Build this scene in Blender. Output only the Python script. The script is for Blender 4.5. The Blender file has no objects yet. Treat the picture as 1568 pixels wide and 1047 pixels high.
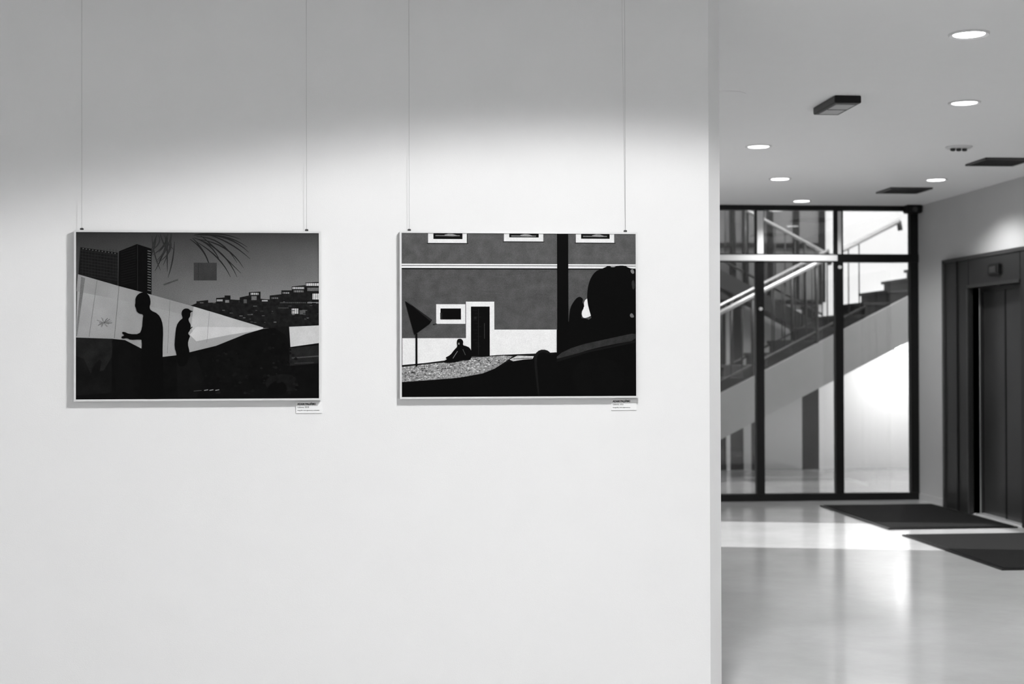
import bpy, bmesh, math, random
from mathutils import Vector, Matrix
random.seed(4)
scene = bpy.context.scene
try:
    scene.view_settings.view_transform = 'Standard'
    scene.view_settings.look = 'None'
except Exception: pass

def g(v): return (v/255.0)**2.2
# ---------------------------------------------------------------- materials
def new_mat(name):
    m = bpy.data.materials.new(name); m.use_nodes = True
    return m, m.node_tree.nodes, m.node_tree.links, m.node_tree.nodes['Principled BSDF']
def mat(name, v, rough=0.5, metal=0.0, spec=0.5, noise=0.0, nscale=8.0, bump=0.0, bscale=60.0):
    m, n, l, b = new_mat(name)
    b.inputs['Base Color'].default_value = (v, v, v, 1)
    b.inputs['Roughness'].default_value = rough
    b.inputs['Metallic'].default_value = metal
    b.inputs['Specular IOR Level'].default_value = spec
    tc = n.new('ShaderNodeTexCoord')
    if noise > 0:
        t = n.new('ShaderNodeTexNoise'); t.inputs['Scale'].default_value = nscale
        t.inputs['Detail'].default_value = 5
        r = n.new('ShaderNodeMapRange')
        r.inputs['To Min'].default_value = v*(1-noise); r.inputs['To Max'].default_value = v*(1+noise)
        l.new(tc.outputs['Object'], t.inputs['Vector']); l.new(t.outputs['Fac'], r.inputs['Value'])
        l.new(r.outputs['Result'], b.inputs['Base Color'])
    if bump > 0:
        t = n.new('ShaderNodeTexNoise'); t.inputs['Scale'].default_value = bscale
        t.inputs['Detail'].default_value = 3
        bp = n.new('ShaderNodeBump'); bp.inputs['Strength'].default_value = bump
        bp.inputs['Distance'].default_value = 0.01
        l.new(tc.outputs['Object'], t.inputs['Vector']); l.new(t.outputs['Fac'], bp.inputs['Height'])
        l.new(bp.outputs['Normal'], b.inputs['Normal'])
    return m
def emis(name, s, v=1.0):
    m, n, l, b = new_mat(name)
    b.inputs['Base Color'].default_value = (v, v, v, 1)
    b.inputs['Emission Color'].default_value = (1, 1, 1, 1)
    b.inputs['Emission Strength'].default_value = s
    return m
def glass_mat():
    m = bpy.data.materials.new('clear_glass'); m.use_nodes = True
    n, l = m.node_tree.nodes, m.node_tree.links
    n.clear()
    o = n.new('ShaderNodeOutputMaterial'); mx = n.new('ShaderNodeMixShader')
    t = n.new('ShaderNodeBsdfTransparent'); t.inputs[0].default_value = (.86, .86, .86, 1)
    gl = n.new('ShaderNodeBsdfGlossy'); gl.inputs['Roughness'].default_value = .03
    fr = n.new('ShaderNodeFresnel'); fr.inputs[0].default_value = 1.75
    l.new(fr.outputs[0], mx.inputs[0]); l.new(t.outputs[0], mx.inputs[1]); l.new(gl.outputs[0], mx.inputs[2])
    l.new(mx.outputs[0], o.inputs[0])
    return m

M_wall = mat('white_plaster', .80, .75, spec=.2, noise=.02, nscale=3, bump=.06, bscale=220)
M_ceil = mat('ceiling_paint', .88, .85, spec=.1, noise=.01)
M_grey = mat('grey_plaster', .46, .7, spec=.3, noise=.06, nscale=2.5, bump=.05)
M_black = mat('black_steel', .006, .35, spec=.25)
M_dark = mat('dark_metal', .03, .4)
M_lens = mat('lamp_lens', .40, .3)
M_ref = mat('satin_white_metal', .66, .35)
M_alu = mat('brushed_aluminium', .74, .32, metal=.5)
M_steel = mat('elevator_steel', .050, .28, metal=.35, noise=.4, nscale=1.5)
M_steel2 = mat('elevator_steel_dark', .022, .3, metal=.3)
M_mat = mat('rubber_mat', .014, .9, spec=.1, noise=.6, nscale=160, bump=.5, bscale=300)
M_conc = mat('stair_concrete', .40, .7, spec=.2, noise=.05)
M_tread = mat('stair_tread', .03, .5)
M_rail = mat('handrail_steel', .7, .25, metal=.6)
M_card = mat('label_card', .86, .6, spec=.2)
M_ink = mat('ink', .01, .6)
M_glass = glass_mat()
M_lamp = emis('lamp_diffuser', 9.0)
M_win = mat('dim_glazing', .15, .12, noise=.6, nscale=1.2)
M_indic = mat('indicator_glass', .03, .15)
M_white = mat('stairwell_white', .80, .8, spec=.1)
M_door = mat('grey_door', .45, .5)
M_wire = mat('steel_wire', .40, .4, metal=.2)
# floor
M_floor, n, l, b = new_mat('polished_screed')
tc = n.new('ShaderNodeTexCoord')
t = n.new('ShaderNodeTexNoise'); t.inputs['Scale'].default_value = 1.1; t.inputs['Detail'].default_value = 9; t.inputs['Roughness'].default_value = .65
r = n.new('ShaderNodeMapRange'); r.inputs['From Min'].default_value = .3; r.inputs['From Max'].default_value = .7
r.inputs['To Min'].default_value = .43; r.inputs['To Max'].default_value = .54
l.new(tc.outputs['Object'], t.inputs['Vector']); l.new(t.outputs['Fac'], r.inputs['Value']); l.new(r.outputs['Result'], b.inputs['Base Color'])
r2 = n.new('ShaderNodeMapRange'); r2.inputs['To Min'].default_value = .08; r2.inputs['To Max'].default_value = .18
l.new(t.outputs['Fac'], r2.inputs['Value']); l.new(r2.outputs['Result'], b.inputs['Roughness'])
b.inputs['Specular IOR Level'].default_value = .38
t3 = n.new('ShaderNodeTexNoise'); t3.inputs['Scale'].default_value = 5
bp = n.new('ShaderNodeBump'); bp.inputs['Strength'].default_value = .06; bp.inputs['Distance'].default_value = .01
l.new(tc.outputs['Object'], t3.inputs['Vector']); l.new(t3.outputs['Fac'], bp.inputs['Height']); l.new(bp.outputs['Normal'], b.inputs['Normal'])

# ---------------------------------------------------------------- mesh builder
class MB:
    def __init__(s): s.bm = bmesh.new(); s.mats = []
    def mi(s, m):
        if m not in s.mats: s.mats.append(m)
        return s.mats.index(m)
    def box(s, x0, x1, y0, y1, z0, z1, m, bevel=0):
        r = bmesh.ops.create_cube(s.bm, size=1)
        vs = r['verts']
        for v in vs:
            v.co = Vector(((x0+x1)/2+v.co.x*(x1-x0), (y0+y1)/2+v.co.y*(y1-y0), (z0+z1)/2+v.co.z*(z1-z0)))
        i = s.mi(m)
        fs = set(f for v in vs for f in v.link_faces)
        for f in fs: f.material_index = i
        if bevel:
            es = list(set(e for v in vs for e in v.link_edges))
            rr = bmesh.ops.bevel(s.bm, geom=es, offset=bevel, segments=2, affect='EDGES')
            for f in rr['faces']: f.material_index = i
    def prism(s, pts, y0, y1, m):   # pts in XZ, extruded along Y
        i = s.mi(m)
        a = [s.bm.verts.new((p[0], y0, p[1])) for p in pts]
        c = [s.bm.verts.new((p[0], y1, p[1])) for p in pts]
        fs = [s.bm.faces.new(a), s.bm.faces.new(c[::-1])]
        for k in range(len(pts)):
            q = (k+1) % len(pts)
            fs.append(s.bm.faces.new((a[q], a[k], c[k], c[q])))
        for f in fs: f.material_index = i
    def prismz(s, pts, z0, z1, m):
        i = s.mi(m)
        a = [s.bm.verts.new((p[0], p[1], z0)) for p in pts]
        c = [s.bm.verts.new((p[0], p[1], z1)) for p in pts]
        fs = [s.bm.faces.new(a[::-1]), s.bm.faces.new(c)]
        for k in range(len(pts)):
            q = (k+1) % len(pts)
            fs.append(s.bm.faces.new((a[k], a[q], c[q], c[k])))
        for f in fs: f.material_index = i
    def flat(s, pts, y, m):
        i = s.mi(m)
        f = s.bm.faces.new([s.bm.verts.new((p[0], y, p[1])) for p in pts]); f.material_index = i
        f.normal_update()
        if f.normal.y > 0: f.normal_flip()
    def tube(s, path, r, m, seg=10):
        i = s.mi(m); rings = []
        P = [Vector(p) for p in path]
        for k, p in enumerate(P):
            d = (P[min(k+1, len(P)-1)]-P[max(k-1, 0)]).normalized()
            up = Vector((0, 0, 1)) if abs(d.z) < .9 else Vector((0, 1, 0))
            a = d.cross(up).normalized(); c = d.cross(a).normalized()
            rings.append([s.bm.verts.new(p+a*math.cos(2*math.pi*j/seg)*r+c*math.sin(2*math.pi*j/seg)*r) for j in range(seg)])
        for k in range(len(rings)-1):
            for j in range(seg):
                q = (j+1) % seg
                f = s.bm.faces.new((rings[k][j], rings[k][q], rings[k+1][q], rings[k+1][j])); f.material_index = i; f.smooth = True
        s.bm.faces.new(rings[0][::-1]).material_index = i
        s.bm.faces.new(rings[-1]).material_index = i
    def lathe(s, cx, cy, prof, m, seg=40, caps=True):  # prof list (r,z)
        i = s.mi(m); rings = []
        for r_, z_ in prof:
            rings.append([s.bm.verts.new((cx+r_*math.cos(2*math.pi*j/seg), cy+r_*math.sin(2*math.pi*j/seg), z_)) for j in range(seg)])
        for k in range(len(rings)-1):
            for j in range(seg):
                q = (j+1) % seg
                s.bm.faces.new((rings[k][j], rings[k][q], rings[k+1][q], rings[k+1][j])).material_index = i
        if caps:
            s.bm.faces.new(rings[0][::-1]).material_index = i
            s.bm.faces.new(rings[-1]).material_index = i
    def build(s, name, parent=None, recalc=True):
        if recalc: bmesh.ops.recalc_face_normals(s.bm, faces=s.bm.faces)
        cs = [v.co for v in s.bm.verts]
        lo = Vector([min(c[k] for c in cs) for k in range(3)]); hi = Vector([max(c[k] for c in cs) for k in range(3)])
        ce = (lo+hi)/2
        for v in s.bm.verts: v.co -= ce
        me = bpy.data.meshes.new(name); s.bm.to_mesh(me); s.bm.free()
        for m in s.mats: me.materials.append(m)
        o = bpy.data.objects.new(name, me); scene.collection.objects.link(o)
        if parent: o.parent = parent; o.location = ce-parent.location
        else: o.location = ce
        return o
def empty(name, loc):
    e = bpy.data.objects.new(name, None); e.empty_display_size = .1; e.location = loc
    scene.collection.objects.link(e); return e

H = 3.05
# ---------------------------------------------------------------- room shell
m = MB(); m.box(-4, 8.6, -3, 18.6, -.15, 0, M_floor); m.build('floor')
m = MB(); m.prismz([(-4, -3), (5.53, -3), (5.53, 14.34), (.1, 14.34), (.1, 6.3), (-4, 6.3)], H, H+.2, M_ceil); m.build('ceiling')
c = .063; XE = 1.384
m = MB(); m.prismz([(-4, 6), (XE, 6), (XE+c, 6+c), (XE+c, 6.30), (-4, 6.30)], 0, H, M_wall); m.build('wall_gallery')
m = MB(); m.box(-4.15, -4, -3, 6.3, 0, H, M_wall); m.build('wall_left')
m = MB()   # right wall with elevator opening Y 11.9..13.0, z 0..2.13
X0, X1 = 5.53, 5.85
m.box(X0, X1, 13.0, 14.5, 0, H, M_grey); m.box(X0, X1, -3, 11.9, 0, H, M_grey); m.box(X0, X1, 11.9, 13.0, 2.13, H, M_grey)
m.build('wall_right')
m = MB()   # hall left wall with window opening
m.box(.1, .3, 6.3, 11.52, 0, H, M_wall); m.box(.1, .3, 13.4, 14.4, 0, H, M_wall)
m.box(.1, .3, 11.52, 13.4, 2.4, H, M_wall); m.box(.1, .3, 11.52, 13.4, 0, .06, M_wall)
m.build('wall_hall_left')
m = MB(); m.box(.17, .23, 11.52, 11.57, .06, 2.4, M_black)
m.box(.17, .23, 13.35, 13.4, .06, 2.4, M_black); m.build('window_1')
# stairwell shell
m = MB(); m.box(.1, 8.6, 14.34, 14.5, H, 6.2, M_white); m.build('wall_stair_front')
m = MB(); m.box(.1, .3, 14.5, 18.6, 0, 6.2, M_white); m.build('wall_stair_left')
m = MB(); m.box(5.85, 8.6, 14.34, 14.5, 0, H, M_white); m.build('wall_stair_front_right')
m = MB(); m.box(.1, 8.6, 18.4, 18.6, 0, 6.2, M_white); m.build('wall_stair_back')
m = MB(); m.box(8.4, 8.6, 14.5, 18.4, 0, .5, M_white); m.box(8.4, 8.6, 14.5, 18.4, 4.2, 6.2, M_white)
m.box(8.4, 8.6, 14.5, 15.5, .5, 4.2, M_white); m.box(8.4, 8.6, 17.6, 18.4, .5, 4.2, M_white); m.build('wall_stair_right')  # opening added in this unseen wall to let daylight fill the stairwell
m = MB(); m.box(.1, 8.6, 14.34, 18.6, 6.2, 6.4, M_white); m.build('ceiling_stair')
m = MB(); m.box(5.515, 5.53, 13.66, 14.34, 0, .07, M_grey); m.build('baseboard_right')
m = MB(); m.box(.3, 4.96, 18.33, 18.35, 0, .08, M_dark); m.build('baseboard_stair')

# ---------------------------------------------------------------- glass partition
par = empty('glass_door_partition', (3, 14.4, 0))
m = MB()
ya, yb = 14.36, 14.44
zt = 1.5+148/147.5
def post(x, w, z0, z1, mt=M_black): m.box(x-w/2, x+w/2, ya, yb, z0, z1, mt, .004)
for x in (.36, 1.34, 2.17, 3.01, 3.848, 4.685): post(x, .085, 0, H)
post(5.485, .085, 0, H)
m.box(.3, 5.53, ya-.005, yb+.005, H-.05, H, M_black)
m.box(.3, 5.53, ya-.005, yb+.005, 0, .075, M_black)
m.box(.3, 5.53, ya-.004, yb+.004, zt-.04, zt+.045, M_black)
m.build('frame', par)
m = MB()   # pale strips that paint the glare on transom and posts
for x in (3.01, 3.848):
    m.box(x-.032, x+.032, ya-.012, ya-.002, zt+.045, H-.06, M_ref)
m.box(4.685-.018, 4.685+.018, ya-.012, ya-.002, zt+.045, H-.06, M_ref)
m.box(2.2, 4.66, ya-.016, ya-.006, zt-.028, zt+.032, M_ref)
m.build('glare_strips', par)
m = MB()
xs = [.36, 1.34, 2.17, 3.01, 3.848, 4.685, 5.485]
for a, b_ in zip(xs[:-1], xs[1:]):
    m.box(a+.04, b_-.04, 14.396, 14.404, .075, zt-.04, M_glass)
    m.box(a+.04, b_-.04, 14.396, 14.404, zt+.045, H-.05, M_glass)
m.build('glazing', par)
m = MB()
for x, z in ((3.848, 1.98), (4.685, 2.41)):
    m.tube([(x, 14.335, z), (x, 14.365, z)], .018, M_alu)
m.build('lock_knobs', par)
m = MB(); m.box(5.36, 5.52, 14.22, 14.355, H-.085, H, M_black, .01); m.tube([(5.44, 14.20, H-.05), (5.44, 14.24, H-.05)], .025, M_dark); m.build('door_sensor')

# ---------------------------------------------------------------- elevator
par = empty('elevator', (5.6, 12.45, 0))
m = MB()
m.box(5.49, 5.60, 13.00, 13.60, 0, 2.42, M_steel2, .006)
m.box(5.49, 5.60, 11.30, 11.90, 0, 2.42, M_steel2, .006)
m.box(5.49, 5.60, 11.90, 13.00, 2.13, 2.42, M_steel2, .006)
m.box(5.475, 5.492, 13.56, 13.615, 0, 2.43, M_steel, .003)
m.box(5.475, 5.492, 11.28, 13.615, 2.40, 2.435, M_steel, .003)
m.box(5.478, 5.492, 13.0, 13.035, 0, 2.16, M_steel, .003)
m.box(5.478, 5.492, 11.9, 13.035, 2.13, 2.16, M_steel, .003)
m.box(5.478, 5.492, 13.25, 13.27, 0, 2.40, M_black)
m.box(5.60, 5.80, 12.96, 13.0, 0, 2.13, M_steel2); m.box(5.60, 5.80, 11.9, 11.94, 0, 2.13, M_steel2)
m.box(5.60, 5.80, 11.94, 12.96, 2.09, 2.13, M_steel2)
m.build('portal', par)
m = MB()
m.box(5.62, 5.66, 12.46, 12.96, .01, 2.09, M_steel, .004)
m.box(5.60, 5.64, 11.94, 12.455, .01, 2.09, M_steel, .004)
m.box(5.595, 5.605, 12.43, 12.455, .01, 2.09, M_black)
m.build('sliding_doors', par)
m = MB(); m.box(5.53, 5.80, 11.94, 12.96, 0, .012, M_alu); m.build('sill', par)
m = MB(); m.box(5.462, 5.49, 12.27, 12.52, 2.215, 2.325, M_black, .012)
m.box(5.457, 5.463, 12.33, 12.46, 2.24, 2.30, M_indic, .002); m.build('floor_indicator', par)

# ---------------------------------------------------------------- mats
for (a, b_, c_, d) in ((4.30, 5.46, 11.90, 13.83), (4.27, 5.46, 9.57, 11.50)):
    m = MB(); m.box(a, b_, c_, d, 0, .012, M_black, .004); m.box(a+.03, b_-.03, c_+.03, d-.03, .010, .016, M_mat)
    m.build('floor_mat')

# ---------------------------------------------------------------- ceiling items
def downlight(x, y, r=.09, power=75, on=True, size=140, blend=.5):
    par = empty('ceiling_downlight', (x, y, H))
    m = MB(); m.lathe(x, y, [(r*.80, H), (r*.84, H-.004), (r*1.03, H-.010), (r*1.08, H-.004), (r*1.09, H)], M_ref, caps=False); m.build('trim_ring', par)
    m = MB(); m.lathe(x, y, [(r*.84, H-.001), (r*.84, H-.005)], M_lamp); m.build('diffuser', par)
    ld = bpy.data.lights.new('downlight_beam', 'SPOT'); ld.energy = power; ld.spot_size = math.radians(size); ld.spot_blend = blend; ld.shadow_soft_size = .06
    lo = bpy.data.objects.new('downlight_beam', ld); scene.collection.objects.link(lo); lo.parent = par; lo.location = (0, 0, -.03)
    return ld
for x, y, p in ((2.81, 6.63, 95), (3.546, 8.44, 95), (2.757, 10.32, 65), (3.45, 12.2, 50), (4.16, 13.93, 60), (4.85, 12.17, 80)):
    downlight(x, y, power=p)
# wall-washing downlight of the gallery (even-wash optic)
ld = downlight(.80, 4.2, power=48, size=155, blend=.17)
ld.use_nodes = True; ld.shadow_soft_size = .17
nt = ld.node_tree; em = nt.nodes['Emission']; fo = nt.nodes.new('ShaderNodeLightFalloff'); fo.inputs['Strength'].default_value = 1.0
nt.links.new(fo.outputs['Constant'], em.inputs['Strength'])

m = MB()   # detector plate
x, y = 4.256, 10.24
m.lathe(x, y, [(.095, H), (.098, H-.006), (.085, H-.014)], M_ref)
for k in (-1, 0, 1): m.lathe(x+k*.045, y, [(.018, H-.014), (.018, H-.03), (.010, H-.034)], M_dark, seg=16)
m.build('smoke_detector')
par = empty('ceiling_emergency_light', (2.75, 8.475, H))
m = MB(); x0, x1, y0, y1 = 2.672, 2.834, 8.26, 8.69
m.box(x0, x1, y0, y1, H-.045, H, M_black, .004); m.build('housing', par)
m = MB(); m.box(x0+.022, x1-.022, y0+.05, y1-.05, H-.049, H-.044, M_lens, .001)
m.box(x0+.022, x1-.022, (y0+y1)/2-.006, (y0+y1)/2+.006, H-.051, H-.046, M_dark); m.build('lens', par)
for (x, y) in ((4.85, 12.95), (4.90, 10.98)):
    m = MB(); w = .2
    m.box(x-w, x+w, y-w, y-w+.02, H-.015, H, M_dark); m.box(x-w, x+w, y+w-.02, y+w, H-.015, H, M_dark)
    m.box(x-w, x-w+.02, y-w, y+w, H-.015, H, M_dark); m.box(x+w-.02, x+w, y-w, y+w, H-.015, H, M_dark)
    m.box(x-w, x+w, y-w, y+w, H-.003, H, M_black)
    for k in range(9): m.box(x-w+.02, x+w-.02, y-w+.04+k*.04, y-w+.046+k*.04, H-.012, H-.002, M_dark)
    m.build('ceiling_vent')
m = MB(); m.lathe(2.0, 8.3, [(.14, H), (.14, H-.004)], M_ceil); m.build('ceiling_hatch')

# ---------------------------------------------------------------- staircase
par = empty('staircase', (4.5, 17.0, 0))
sl = .503; xb = 1.85; yf = 16.5
m = MB()
m.prism([(xb, 0), (7.2, sl*5.35), (8.4, sl*5.35), (8.4, 2.23), (xb+(2.23+.54)/sl, 2.23), (xb+.54/sl, 0)], yf, yf+1.15, M_conc)
m.build('flight_slab', par)
m = MB(); run = .298; rise = run*sl
for i in range(17):
    xa = xb+i*run; z = (i+1)*rise
    m.prism([(xa, z-rise), (xa+run, z), (xa, z)], yf+.10, yf+1.10, M_tread)
    m.box(xa-.03, xa+run, yf+.06, yf+1.12, z, z+.035, M_tread)
m.build('treads', par)
def railing(name, y, x0, x1, xbal, zfun, h=.95, step=.13, r=.03):
    m = MB()
    m.tube([(x0, y, zfun(x0)+h), (x1, y, zfun(x1)+h)], r, M_rail, 12)
    m.tube([(x1-.02, y, zfun(x1)+h), (x1, y, zfun(x1)+h-.12)], r, M_dark, 12)
    m.tube([(x0, y, zfun(x0)+.14), (xbal, y, zfun(xbal)+.14)], .015, M_dark)
    x = x0+.05
    k = 0
    while x < xbal+.01:
        big = (k % 6 == 0)
        m.tube([(x, y, zfun(x)+(.0 if big else .14)), (x, y, zfun(x)+h-.02)], .022 if big else .008, M_dark, 6)
        x += step; k += 1
    m.build(name, par)
railing('railing_near', yf+.05, xb+.1, 6.15, 5.72, lambda x: sl*(x-xb))
railing('railing_far', yf+1.08, xb+.1, 5.6, 5.5, lambda x: sl*(x-xb), r=.02)
# return flight behind, descending to the right
z2 = lambda x: 3.26-.53*(x-3.0)
m = MB(); m.prism([(2.0, z2(2.0)), (6.1, z2(6.1)), (6.1, z2(6.1)-.12), (6.0, z2(6.0)-.22), (2.0, z2(2.0)-.22)], 17.8, 18.2, M_dark); m.build('return_slab', par)
railing('railing_return', 17.85, 2.2, 5.7, 5.6, z2, r=.025)
# stairwell back wall features
par = empty('stairwell_door', (5.2, 18.38, 0))
m = MB(); m.box(4.96, 5.47, 18.34, 18.39, .0, 2.1, M_door, .005); m.build('leaf', par)
m = MB(); m.box(5.47, 5.70, 18.35, 18.395, 0, 2.15, M_black); m.box(4.25, 4.96, 18.35, 18.395, 0, 2.15, M_dark)
m.box(4.45, 4.50, 18.32, 18.35, 0, 2.15, M_ref); m.box(4.68, 4.78, 18.32, 18.35, 0, 2.15, M_door); m.build('surround', par)
par = empty('window_2', (4.5, 18.35, 3.0))
m = MB(); m.box(2.6, 5.75, 18.36, 18.395, 2.20, 4.4, M_win); m.build('glazing', par)
m = MB()
for x in (2.6, 3.2, 3.8, 4.15, 4.55, 4.72, 5.05, 5.4, 5.75): m.box(x-.035, x+.035, 18.31, 18.36, 2.20, 4.4, M_black)
for z in (2.20, 2.95, 3.6, 4.4): m.box(2.6, 5.75, 18.315, 18.36, z-.03, z+.03, M_black)
m.build('bars', par)
par = empty('wall_lamp', (6.78, 18.3, 1.58))
m = MB(); m.box(6.73, 6.83, 18.36, 18.40, 1.50, 1.66, M_ref, .008); m.build('back_plate', par)
m = MB(); m.lathe(6.78, 18.33, [(.02, 1.51), (.045, 1.53), (.045, 1.63), (.02, 1.65)], M_lamp, 20); m.build('globe', par)
ld = bpy.data.lights.new('lamp_glow', 'POINT'); ld.energy = 62; ld.shadow_soft_size = .06
lo = bpy.data.objects.new('lamp_glow', ld); scene.collection.objects.link(lo); lo.parent = par; lo.location = (0, -.8, -.25)
# added fill light high in the stairwell, on an unseen plate
par = empty('added_stair_fill', (5.5, 16, 6.2))
m = MB(); m.box(3.5, 7.5, 15.2, 16.4, 6.14, 6.2, M_ref); m.build('panel', par)
ld = bpy.data.lights.new('stair_fill_light', 'AREA'); ld.shape = 'RECTANGLE'; ld.size = 3.8; ld.size_y = 1.0; ld.energy = 310
lo = bpy.data.objects.new('stair_fill_light', ld); scene.collection.objects.link(lo); lo.parent = par; lo.location = (0, -.2, -.08)

# ---------------------------------------------------------------- framed photographs
def chaikin(p, it=2):
    for _ in range(it):
        q = []
        for k in range(len(p)):
            a, b_ = p[k], p[(k+1) % len(p)]
            q.append((a[0]*.75+b_[0]*.25, a[1]*.75+b_[1]*.25)); q.append((a[0]*.25+b_[0]*.75, a[1]*.25+b_[1]*.75))
        p = q
    return p
ART = {}
def grainy(n, l, src, tc, amp=.22, add=.0012):
    """silver-grain of the photographic print"""
    t = n.new('ShaderNodeTexNoise'); t.inputs['Scale'].default_value = 330; t.inputs['Detail'].default_value = 2
    l.new(tc.outputs['Object'], t.inputs['Vector'])
    r = n.new('ShaderNodeMapRange'); r.inputs['From Min'].default_value = .25; r.inputs['From Max'].default_value = .75
    r.inputs['To Min'].default_value = 1-amp; r.inputs['To Max'].default_value = 1+amp
    l.new(t.outputs['Fac'], r.inputs['Value'])
    mu = n.new('ShaderNodeMath'); mu.operation = 'MULTIPLY_ADD'; mu.inputs[2].default_value = add
    l.new(src, mu.inputs[0]); l.new(r.outputs['Result'], mu.inputs[1]); return mu.outputs[0]
def ink(v, noise=0.0, ns=20.0, stretch=(1, 1, 1)):
    k = (v, noise, ns, stretch)
    if k in ART: return ART[k]
    m, n, l, b = new_mat('print_grey_%d_%d' % (v, int(noise*100)))
    b.inputs['Roughness'].default_value = .3; b.inputs['Specular IOR Level'].default_value = .06
    tc = n.new('ShaderNodeTexCoord')
    mp = n.new('ShaderNodeMapping'); mp.inputs['Scale'].default_value = stretch
    t = n.new('ShaderNodeTexNoise'); t.inputs['Scale'].default_value = ns; t.inputs['Detail'].default_value = 6
    l.new(tc.outputs['Object'], mp.inputs['Vector']); l.new(mp.outputs['Vector'], t.inputs['Vector'])
    r = n.new('ShaderNodeMapRange'); r.inputs['From Min'].default_value = .3; r.inputs['From Max'].default_value = .7
    v2 = g(v)*.86
    r.inputs['To Min'].default_value = v2*(1-noise); r.inputs['To Max'].default_value = v2*(1+noise)
    l.new(t.outputs['Fac'], r.inputs['Value'])
    l.new(grainy(n, l, r.outputs['Result'], tc, .10 if v > 150 else .28, .0004), b.inputs['Base Color'])
    ART[k] = m; return m
def print_gradient(name, v00, v10, v01, v11, amp=.24):
    m, n, l, b = new_mat(name); b.inputs['Roughness'].default_value = .3; b.inputs['Specular IOR Level'].default_value = .06
    tc = n.new('ShaderNodeTexCoord'); sp = n.new('ShaderNodeSeparateXYZ'); l.new(tc.outputs['Generated'], sp.inputs[0])
    def mr(src, a, c):
        r = n.new('ShaderNodeMapRange')
        for key, v in (('To Min', a), ('To Max', c)):
            if isinstance(v, float): r.inputs[key].default_value = v
            else: l.new(v, r.inputs[key])
        l.new(src, r.inputs['Value']); return r.outputs['Result']
    lo_ = mr(sp.outputs['X'], g(v00), g(v10)); hi_ = mr(sp.outputs['X'], g(v01), g(v11))
    o = mr(sp.outputs['Z'], lo_, hi_)
    t = n.new('ShaderNodeTexNoise'); t.inputs['Scale'].default_value = 7; t.inputs['Detail'].default_value = 6; t.inputs['Roughness'].default_value = .6
    l.new(tc.outputs['Object'], t.inputs['Vector'])
    r = n.new('ShaderNodeMapRange'); r.inputs['To Min'].default_value = .8; r.inputs['To Max'].default_value = 1.2
    l.new(t.outputs['Fac'], r.inputs['Value'])
    mu = n.new('ShaderNodeMath'); mu.operation = 'MULTIPLY'; l.new(o, mu.inputs[0]); l.new(r.outputs['Result'], mu.inputs[1])
    l.new(grainy(n, l, mu.outputs[0], tc, amp), b.inputs['Base Color']); return m

def framed(xl, w, zt, h, uw, uh, artfun, wires, twin):
    par = empty('framed_photograph', (xl+w/2, 5.985, zt-h/2))
    yb_, yf_ = 5.995, 5.968; fw = .0085
    m = MB()
    xr, zb = xl+w, zt-h
    m.box(xl, xl+fw, yf_, yb_, zb, zt, M_alu, .0012); m.box(xr-fw, xr, yf_, yb_, zb, zt, M_alu, .0012)
    m.box(xl+fw, xr-fw, yf_, yb_, zt-fw, zt, M_alu, .0012); m.box(xl+fw, xr-fw, yf_, yb_, zb, zb+fw, M_alu, .0012)
    m.build('frame', par)
    m = MB(); m.box(xl+fw, xr-fw, yf_+.006, yb_, zb+fw, zt-fw, M_black); m.build('backing_board', par)
    m = MB()
    def P(pts): return [(min(max(xl+p[0]*w/uw, xl+fw), xr-fw), min(max(zt-p[1]*h/uh, zb+fw), zt-fw)) for p in pts]
    lay = [0]
    def A(pts, mt, smooth=0):
        if smooth: pts = chaikin(pts, smooth)
        pp = P(pts); q = []
        for p in pp:
            if not q or (abs(p[0]-q[-1][0])+abs(p[1]-q[-1][1])) > 1e-5: q.append(p)
        if abs(q[0][0]-q[-1][0])+abs(q[0][1]-q[-1][1]) < 1e-5: q.pop()
        if len(q) < 3: return
        m.flat(q, yf_+.0057-lay[0]*.000015, mt); lay[0] += 1
    artfun(A); m.build('print', par, recalc=False)
    m = MB()
    for x in wires:
        m.tube([(x, 5.978, zt-.01), (x, 5.978, 3.049)], .0006, M_wire, 6)
        m.box(x-.007, x+.007, 5.974, 5.986, zt, zt+.009, M_dark, .002)
    for x in twin: m.tube([(x, 5.980, zt+.008), (x-.012, 5.980, 3.049)], .0004, M_wire, 6)
    m.build('hanging_wires', par)
    return par
def line(x0, y0, x1, y1, w):
    dx, dy = x1-x0, y1-y0; L = math.hypot(dx, dy); nx, ny = -dy/L*w/2, dx/L*w/2
    return [(x0+nx, y0+ny), (x1+nx, y1+ny), (x1-nx, y1-ny), (x0-nx, y0-ny)]
def R(x0, y0, x1, y1): return [(x0, y0), (x1, y0), (x1, y1), (x0, y1)]

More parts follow.
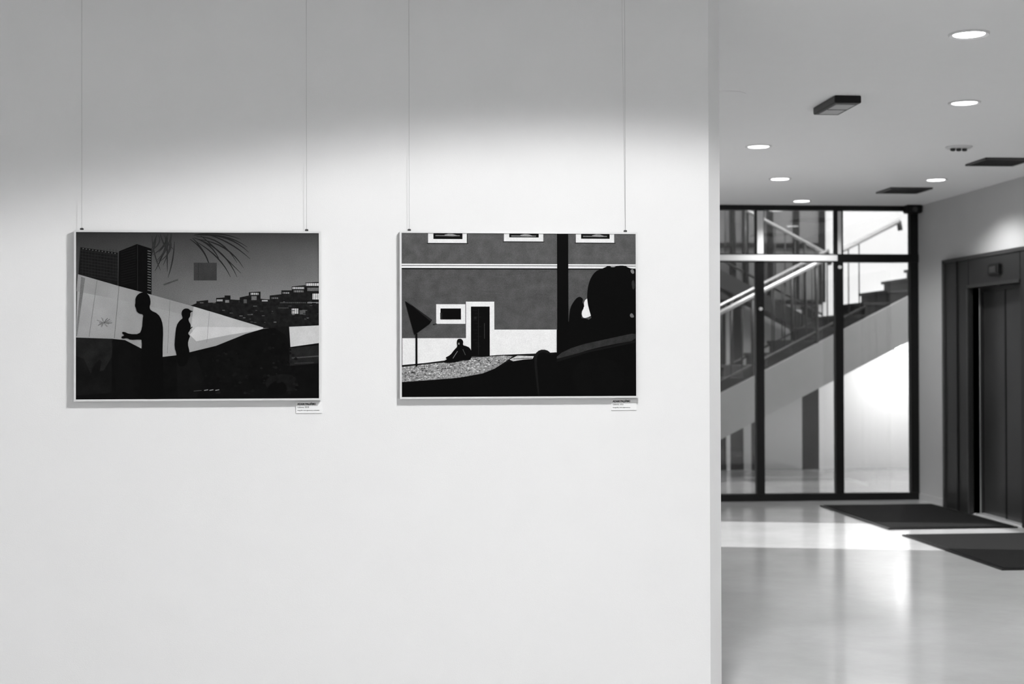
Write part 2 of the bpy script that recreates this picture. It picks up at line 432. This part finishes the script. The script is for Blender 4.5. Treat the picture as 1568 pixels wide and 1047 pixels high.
def art_left(A0):
    ox, oy = 115, 353
    def A(p, mt, s=0): A0([(x-ox, y-oy) for x, y in p], mt, s)
    A(R(110, 350, 495, 615), print_gradient('print_sky', 125, 175, 46, 62))
    # faint reflected foliage in the sky: feathery fronds only
    def frond(x0, y0, cx, cy, x1, y1, v, wd=1.9):
        L = []; Rr = []
        for k in range(9):
            t = k/8; x = (1-t)**2*x0+2*t*(1-t)*cx+t*t*x1; y = (1-t)**2*y0+2*t*(1-t)*cy+t*t*y1
            dx = 2*(1-t)*(cx-x0)+2*t*(x1-cx); dy = 2*(1-t)*(cy-y0)+2*t*(y1-cy); q = max(1e-3, math.hypot(dx, dy))
            w = (wd*math.sin(math.pi*min(1, t*.85+.1))+.15)*.5
            L.append((x-dy/q*w, y+dx/q*w)); Rr.append((x+dy/q*w, y-dx/q*w))
        A(L+Rr[::-1], ink(v))
    for f in ((300,362,340,362,362,402),(302,366,350,372,372,410),(298,360,345,355,378,378),(296,364,325,372,336,400),(306,360,330,380,368,418),(310,357,350,366,382,396),(290,366,312,380,318,402),(300,370,338,392,352,424),(296,360,330,352,368,366),(294,364,318,388,322,416),(304,366,346,384,362,424),(308,360,352,358,380,386)):
        frond(*f, 38)
    for k in range(16):
        x0 = random.uniform(232, 268); y0 = random.uniform(357, 372); x1 = x0+random.uniform(-24, 14); y1 = y0+random.uniform(18, 62)
        frond(x0, y0, x0+random.uniform(-6, 10), (y0+y1)/2, max(x1, 226), y1, random.choice((44, 48, 51)), 2.0)
    A(R(296, 402, 331, 429), ink(62, .12, 30)); A(line(303, 402, 303, 429, .8), ink(50)); A(line(250, 436, 272, 428, 2.5), ink(78, .2, 30))
    # skyline to the right
    A([(290,468),(300,464),(300,461),(318,459),(318,463),(330,463),(330,456),(343,455),(343,452),(352,452),(352,458),(366,459),(366,455),(380,452),(380,447),(398,446),(398,457),(412,458),(412,452),(430,450),(430,444),(446,444),(446,438),(467,436),(467,432),(490,431),(490,502),(402,502)], ink(30, .6, 60))
    for (x, y, w, h, v) in ((383,448,12,3,190),(384,453,8,6,110),(331,458,9,3,150),(400,459,9,2,170),(447,439,18,3,200),(449,444,15,3,120),(468,433,20,4,215),(470,440,18,5,120),(478,449,10,9,225),(446,472,10,8,205),(458,474,9,7,90),(470,462,18,2,140),(344,459,6,4,120),(372,458,5,6,80),(432,447,10,2,150),(415,455,10,2,110),(428,462,40,2,70),(425,470,16,2,64)):
        A(R(x, y, x+w, y+h), ink(v, .2, 60))
        if w > 9:
            for q in range(int(w/3)): A(R(x+q*3+1, y, x+q*3+1.7, y+h), ink(40))
    for k in range(60):
        x = random.uniform(305, 485); y = random.uniform(461, 494)
        if y > 468+(x-300)*.3: continue
        A(R(x, y, x+random.uniform(1, 6), y+random.uniform(.6, 1.6)), ink(random.choice((52, 64, 80, 100, 20, 16))))
    # towers to the left
    A([(125,380),(181,388),(181,438),(122,421)], ink(27, .3, 40))
    for k in range(9): A(line(125, 384+k*4.6, 181, 391+k*4.8, .6), ink(46))
    for k in range(12): A(line(128+k*4.6, 382, 128+k*4.6, 424, .5), ink(42))
    A(line(125, 380, 181, 388, 1.4), ink(12))
    for k in range(11): A(R(128+k*4.8, 380.6+k*.7, 130+k*4.8, 382+k*.7), ink(90))
    A([(183,385),(210,374),(232,381),(232,452),(182,438)], ink(13, .4, 40))
    for k in range(16): A(line(226, 384+k*4, 231, 385+k*4, 1.5), ink(95))
    for k in range(14): A(line(186, 386+k*3.8, 208, 379+k*4, .5), ink(34))
    A(line(211, 375, 211, 444, 1), ink(40))
    # long pale wall
    A([(121,420),(183,438),(232,451),(296,469),(402,501),(402,504),(380,515),(330,531),(276,546),(240,552),(205,530),(172,518),(117,516)], ink(160, .14, 6))
    A([(121,420),(183,438),(232,451),(296,469),(340,482),(300,486),(200,462),(119,446)], ink(152, .12, 8))
    A([(296,469),(402,501),(400,505),(352,512),(300,522),(292,500)], ink(186, .1, 12))
    A([(300,500),(402,501),(402,504),(352,512),(300,522),(290,512)], ink(205, .1, 12))
    A([(126,424),(132,426),(120,514),(117,514)], ink(120, .1, 20)); A(line(150, 429, 138, 515, .8), ink(120)); A(line(183, 438, 176, 517, .8), ink(105)); A(line(260,460,256,540,.6), ink(120)); A(line(320,477,316,524,.6), ink(140))
    for k in range(26):
        a = random.uniform(0, 6.28); q = random.uniform(.5, 1); A(line(160, 494, 160+13*q*math.cos(a), 493+8*q*math.sin(a), .8), ink(random.choice((90, 110, 125))))
    # lit wall right edge
    A([(402,503),(442,499),(490,497),(490,526),(444,532),(436,522),(380,514)], ink(22, .3, 20)); A([(442,500),(490,498),(490,525),(444,531)], ink(206, .08, 20))
    # black foreground
    A([(117,516),(172,518),(192,520),(215,532),(246,546),(272,543),(330,529),(375,511),(402,503),(420,502),(436,512),(444,531),(490,526),(490,612),(110,612)], ink(12, .9, 24))
    A([(118,516),(172,518),(172,600),(118,604)], ink(21, .7, 18))
    A([(118,516),(174,518),(172,546),(160,566),(140,570),(130,548),(118,544)], ink(34, .5, 16)); A([(143,560),(158,545),(152,576),(140,578)], ink(18, .4, 20), 1)
    A([(172,520),(200,528),(206,608),(180,608)], ink(15, .4, 20)); A([(442,533),(490,528),(490,556),(443,560)], ink(36, .3, 30)); A(line(446, 548, 488, 545, 2), ink(70)); A(line(450, 556, 480, 555, 1.2), ink(58))
    A([(330,545),(372,530),(392,548),(380,580),(345,590),(326,570)], ink(15, .7, 30), 2)
    A([(270,550),(300,544),(312,580),(300,608),(272,608)], ink(19, .5, 16))
    A([(404,580),(425,572),(452,574),(458,596),(440,600),(408,598)], ink(24, .5, 40), 2); A([(408,592),(424,580),(440,590),(436,604),(410,604)], ink(5), 2)
    for k in range(160):
        x = random.uniform(314, 460); y = random.uniform(508, 604); r_ = random.uniform(1, 4)
        if y < 530+(442-x)*.1 and not (404 < x < 438): continue
        A([(x, y-r_), (x+r_, y), (x, y+r_*.6), (x-r_, y)], ink(random.choice((6, 16, 20, 24, 30))), 1)
    for x in (312, 320, 329): A(line(x, 597, x+6, 596, 1.2), ink(150))
    A(line(296, 598, 308, 597, .9), ink(80))
    K = ink(4)
    A([(208,456),(212,450),(219,447),(226,449),(230,455),(231,464),(229,470),(231,475),(242,480),(248,490),(250,505),(249,530),(249,552),(250,580),(250,610),(214,610),(216,570),(217,545),(218,520),(214,519),(200,520),(196,517),(188,518),(186,515),(192,513),(187,509),(190,507),(199,511),(214,511),(218,502),(219,488),(220,481),(214,480),(210,477),(209,472),(207,468),(208,463)], K, 1)
    A([(278,476),(282,472),(288,472),(291,475),(296,476),(291,478),(291,484),(288,488),(289,492),(292,497),(291,505),(287,510),(291,514),(289,518),(287,526),(290,538),(289,546),(284,560),(272,560),(270,540),(267,532),(268,514),(270,498),(275,490),(280,487),(278,482)], K, 1)
    A(line(291, 503, 294, 500, 1.4), K)

def art_right(A0):
    ox, oy = 612, 355
    def A(p, mt, s=0): A0([(x-ox, y-oy) for x, y in p], mt, s)
    W = ink(242, .03, 30); K = ink(5)
    A(R(610, 353, 977, 614), ink(84, .2, 22))
    A(R(610, 353, 977, 405), ink(90, .2, 22))
    A(R(610, 405, 977, 411.5), W); A(R(610, 407.2, 977, 408.2), ink(90)); A(R(610, 411.5, 977, 413.5), ink(24))
    for (x0, x1, yb_) in ((655, 714, 373), (770, 830, 370), (880, 939, 371.5)):
        A(R(x0, 356, x1, yb_), W); A(R(x0+8, 356, x1-7, yb_-6), ink(18)); A(R(x0+11, 361, x1-11, 362.6), ink(120)); A([(x0+22, 361), (x0+34, 358), (x0+46, 362), (x0+34, 363)], ink(150), 1)
        A(line(x0-2, yb_+.8, x1+2, yb_+.8, 1.2), ink(40))
    A(line(714, 359, 714, 373, 1), ink(30))
    for k in range(40):   # faint render cracks
        x = random.uniform(618, 830); y = random.uniform(416, 500)
        if y > 460: continue
        A(line(x, y, x+random.uniform(6, 30), y+random.uniform(-1.5, 1.5), .5), ink(random.choice((74, 94))))
    # white lower wall
    A([(616,519),(712,519),(712,550),(616,562)], W); A([(755,506),(852,506),(852,545),(755,548)], W)
    A([(666,519),(712,519),(712,548),(666,552)], W)
    # window and door
    A(R(667, 467, 711, 497), W); A(R(673.5, 473.5, 704.5, 490.5), K); A(R(673, 480, 676, 490), ink(40))
    A(R(712, 463, 755, 547), W); A(R(719.5, 470.5, 748, 547), ink(8, .6, 40)); A(line(731, 474, 731, 545, .7), ink(40)); A(line(740, 496, 740, 520, .8), ink(60)); A(R(724, 486, 728, 490), ink(34))
    for k in range(12): A(R(722+(k % 3)*3, 476+k*5, 729+(k % 3)*3, 477+k*5), ink(26))
    # pavement
    A([(614,560),(650,557),(712,549),(760,545),(815,543),(850,541),(850,552),(800,566),(700,582),(614,590)], ink(24))
    A([(614,563),(650,559),(690,555),(720,549),(770,546),(783,547),(772,555),(755,566),(735,574),(700,580),(614,586)], ink(150, .6, 140))
    for k in range(420):
        x = random.uniform(617, 772); y = random.uniform(549, 585)
        if y < 563-(x-616)*.105 or y > 588-(x-616)*.16 or (x > 745 and y > 566-(x-745)*.4): continue
        A(line(x, y, x+random.uniform(1.2, 3), y+random.uniform(-.5, .5), .9), ink(random.choice((30, 70, 110, 235, 250, 250))))
    A([(778,552),(790,546),(815,547),(812,553),(786,556)], ink(205, .2, 80)); A(line(784, 551, 812, 550, 1), ink(40))
    # black foreground
    A([(614,587),(660,584),(705,579),(738,573),(760,564),(775,556),(800,552),(830,550),(850,542),(880,530),(977,515),(977,614),(614,614)], K)
    A([(850,506),(872,508),(905,487),(977,470),(977,560),(850,560)], K)
    # lamp pole
    A(R(851, 353, 868, 560), ink(3))
    # passer-by between pole and big head
    A([(892,462),(898,457),(902,468),(904,484),(896,488),(890,488),(888,480),(892,472)], W, 1)
    A([(868,508),(869,486),(871,472),(876,463),(881,457),(886,455),(891,459),(889,464),(893,469),(890,474),(887,480),(889,488),(885,494),(882,503),(876,510)], K, 1)
    A([(866,512),(868,494),(880,487),(898,490),(905,500),(905,516)], K)
    # large head and shoulders in the foreground
    A([(905,492),(901,480),(897,464),(897,448),(899,436),(903,425),(910,416),(917,413),(922,411),(930,407),(936,410),(945,407),(955,407),(962,411),(970,412),(980,418),(980,600),(860,600),(858,522),(868,511),(882,505),(897,500)], ink(4), 1)
    A([(965,432),(969,428),(971,440),(967,446)], ink(50), 1); A([(962,483),(966,480),(970,487),(964,488)], ink(110), 1); A([(963,414),(968,412),(970,419),(966,420)], ink(130), 1)
    # car: roof streak and seat back
    A([(850,545),(880,531),(930,520),(977,510),(977,522),(930,530),(885,541),(850,556)], ink(50, .3, 30), 1)
    A([(850,551),(900,538),(977,523),(977,526),(900,541),(850,556)], ink(22))
    A([(820,614),(818,590),(814,560),(816,545),(823,538),(833,537),(840,543),(846,552),(850,545),(850,614)], ink(7), 2)
    A([(815,552),(817,543),(824,537),(834,537),(841,542),(838,544),(830,540),(823,542),(819,550),(821,580),(824,610),(821,610)], ink(26), 1)
    A([(870,560),(920,545),(960,570),(940,612),(880,612)], ink(10, .5, 14), 2)
    # triangular sign
    A([(620,462),(661,491),(657,497),(634,514)], ink(8)); A([(622,462),(661,491),(658,493)], ink(38)); A(R(635.8, 512, 638.6, 562), ink(8)); A(line(662, 498, 668, 497, 1), K)
    # seated figure hugging knees
    A([(698,523),(700,520),(705,520),(708,524),(707,530),(712,531),(718,534),(721,542),(720,550),(716,553),(704,553),(698,556),(680,557),(678,554),(684,551),(680,549),(688,545),(694,537),(699,532),(698,527)], K, 1)
    A(line(692, 550, 699, 539, 1), ink(120)); A(line(707, 536, 711, 545, 1.1), ink(70)); A(R(700, 526, 702, 529), ink(130))

ZT = 2.0225; HH = .704
framed(-1.273, 1.006, ZT, HH, 376, 260, art_left, (-1.243, -.326), ())
framed(.060, 1.009, ZT+.003, HH, 363, 257, art_right, (.101, 1.018), (1.018,))

# ---------------------------------------------------------------- labels
def label(x, z, lines):
    par = empty('picture_label', (x, 5.998, z))
    m = MB(); m.box(x, x+.108, 5.9955, 5.9999, z-.046, z, M_card); m.build('card', par)
    for k, (t, s) in enumerate(lines):
        cu = bpy.data.curves.new('label_text', 'FONT'); cu.body = t; cu.size = s; cu.offset = .0006 if k == 0 else .0001
        cu.materials.append(M_ink)
        o = bpy.data.objects.new('text_line_%d' % (k+1), cu); scene.collection.objects.link(o)
        o.parent = par; o.rotation_euler = (math.pi/2, 0, 0); o.location = (.006, -.0030, -.0115-k*.0125)
label(-.372, 1.3105, (('ADAM PALIŃSKI', .0104), ('Lizbona, 2018', .0085), ('fotografia, druk pigmentowy, archiwalny', .0056)))
label(.958, 1.3150, (('ADAM PALIŃSKI', .0104), ('Lizbona, ulica', .0085), ('fotografia, druk pigmentowy', .0066)))

# ---------------------------------------------------------------- light from outside
w = bpy.data.worlds.new('World'); scene.world = w; w.use_nodes = True
bg = w.node_tree.nodes['Background']; bg.inputs[0].default_value = (1, 1, 1, 1); bg.inputs[1].default_value = 1.0
sd = bpy.data.lights.new('sun', 'SUN'); sd.energy = 11; sd.angle = math.radians(.6)
so = bpy.data.objects.new('sun', sd); scene.collection.objects.link(so); so.location = (-10, 14, 8)
so.rotation_euler = Vector((1, -.24, -.46)).to_track_quat('-Z', 'Y').to_euler()

# ---------------------------------------------------------------- camera
cd = bpy.data.cameras.new('camera'); cam = bpy.data.objects.new('camera', cd); scene.collection.objects.link(cam)
cd.lens = 50; cd.sensor_width = 36; cd.clip_end = 200
Rm = Matrix.Rotation(math.radians(-5.09), 4, 'Z') @ Matrix.Rotation(math.radians(90.57), 4, 'X') @ Matrix.Rotation(math.radians(-.15), 4, 'Z')
cam.matrix_world = Matrix.Translation((0, 0, 1.5)) @ Rm
cd.dof.use_dof = True; cd.dof.focus_distance = 5.97; cd.dof.aperture_fstop = 3.0
scene.camera = cam
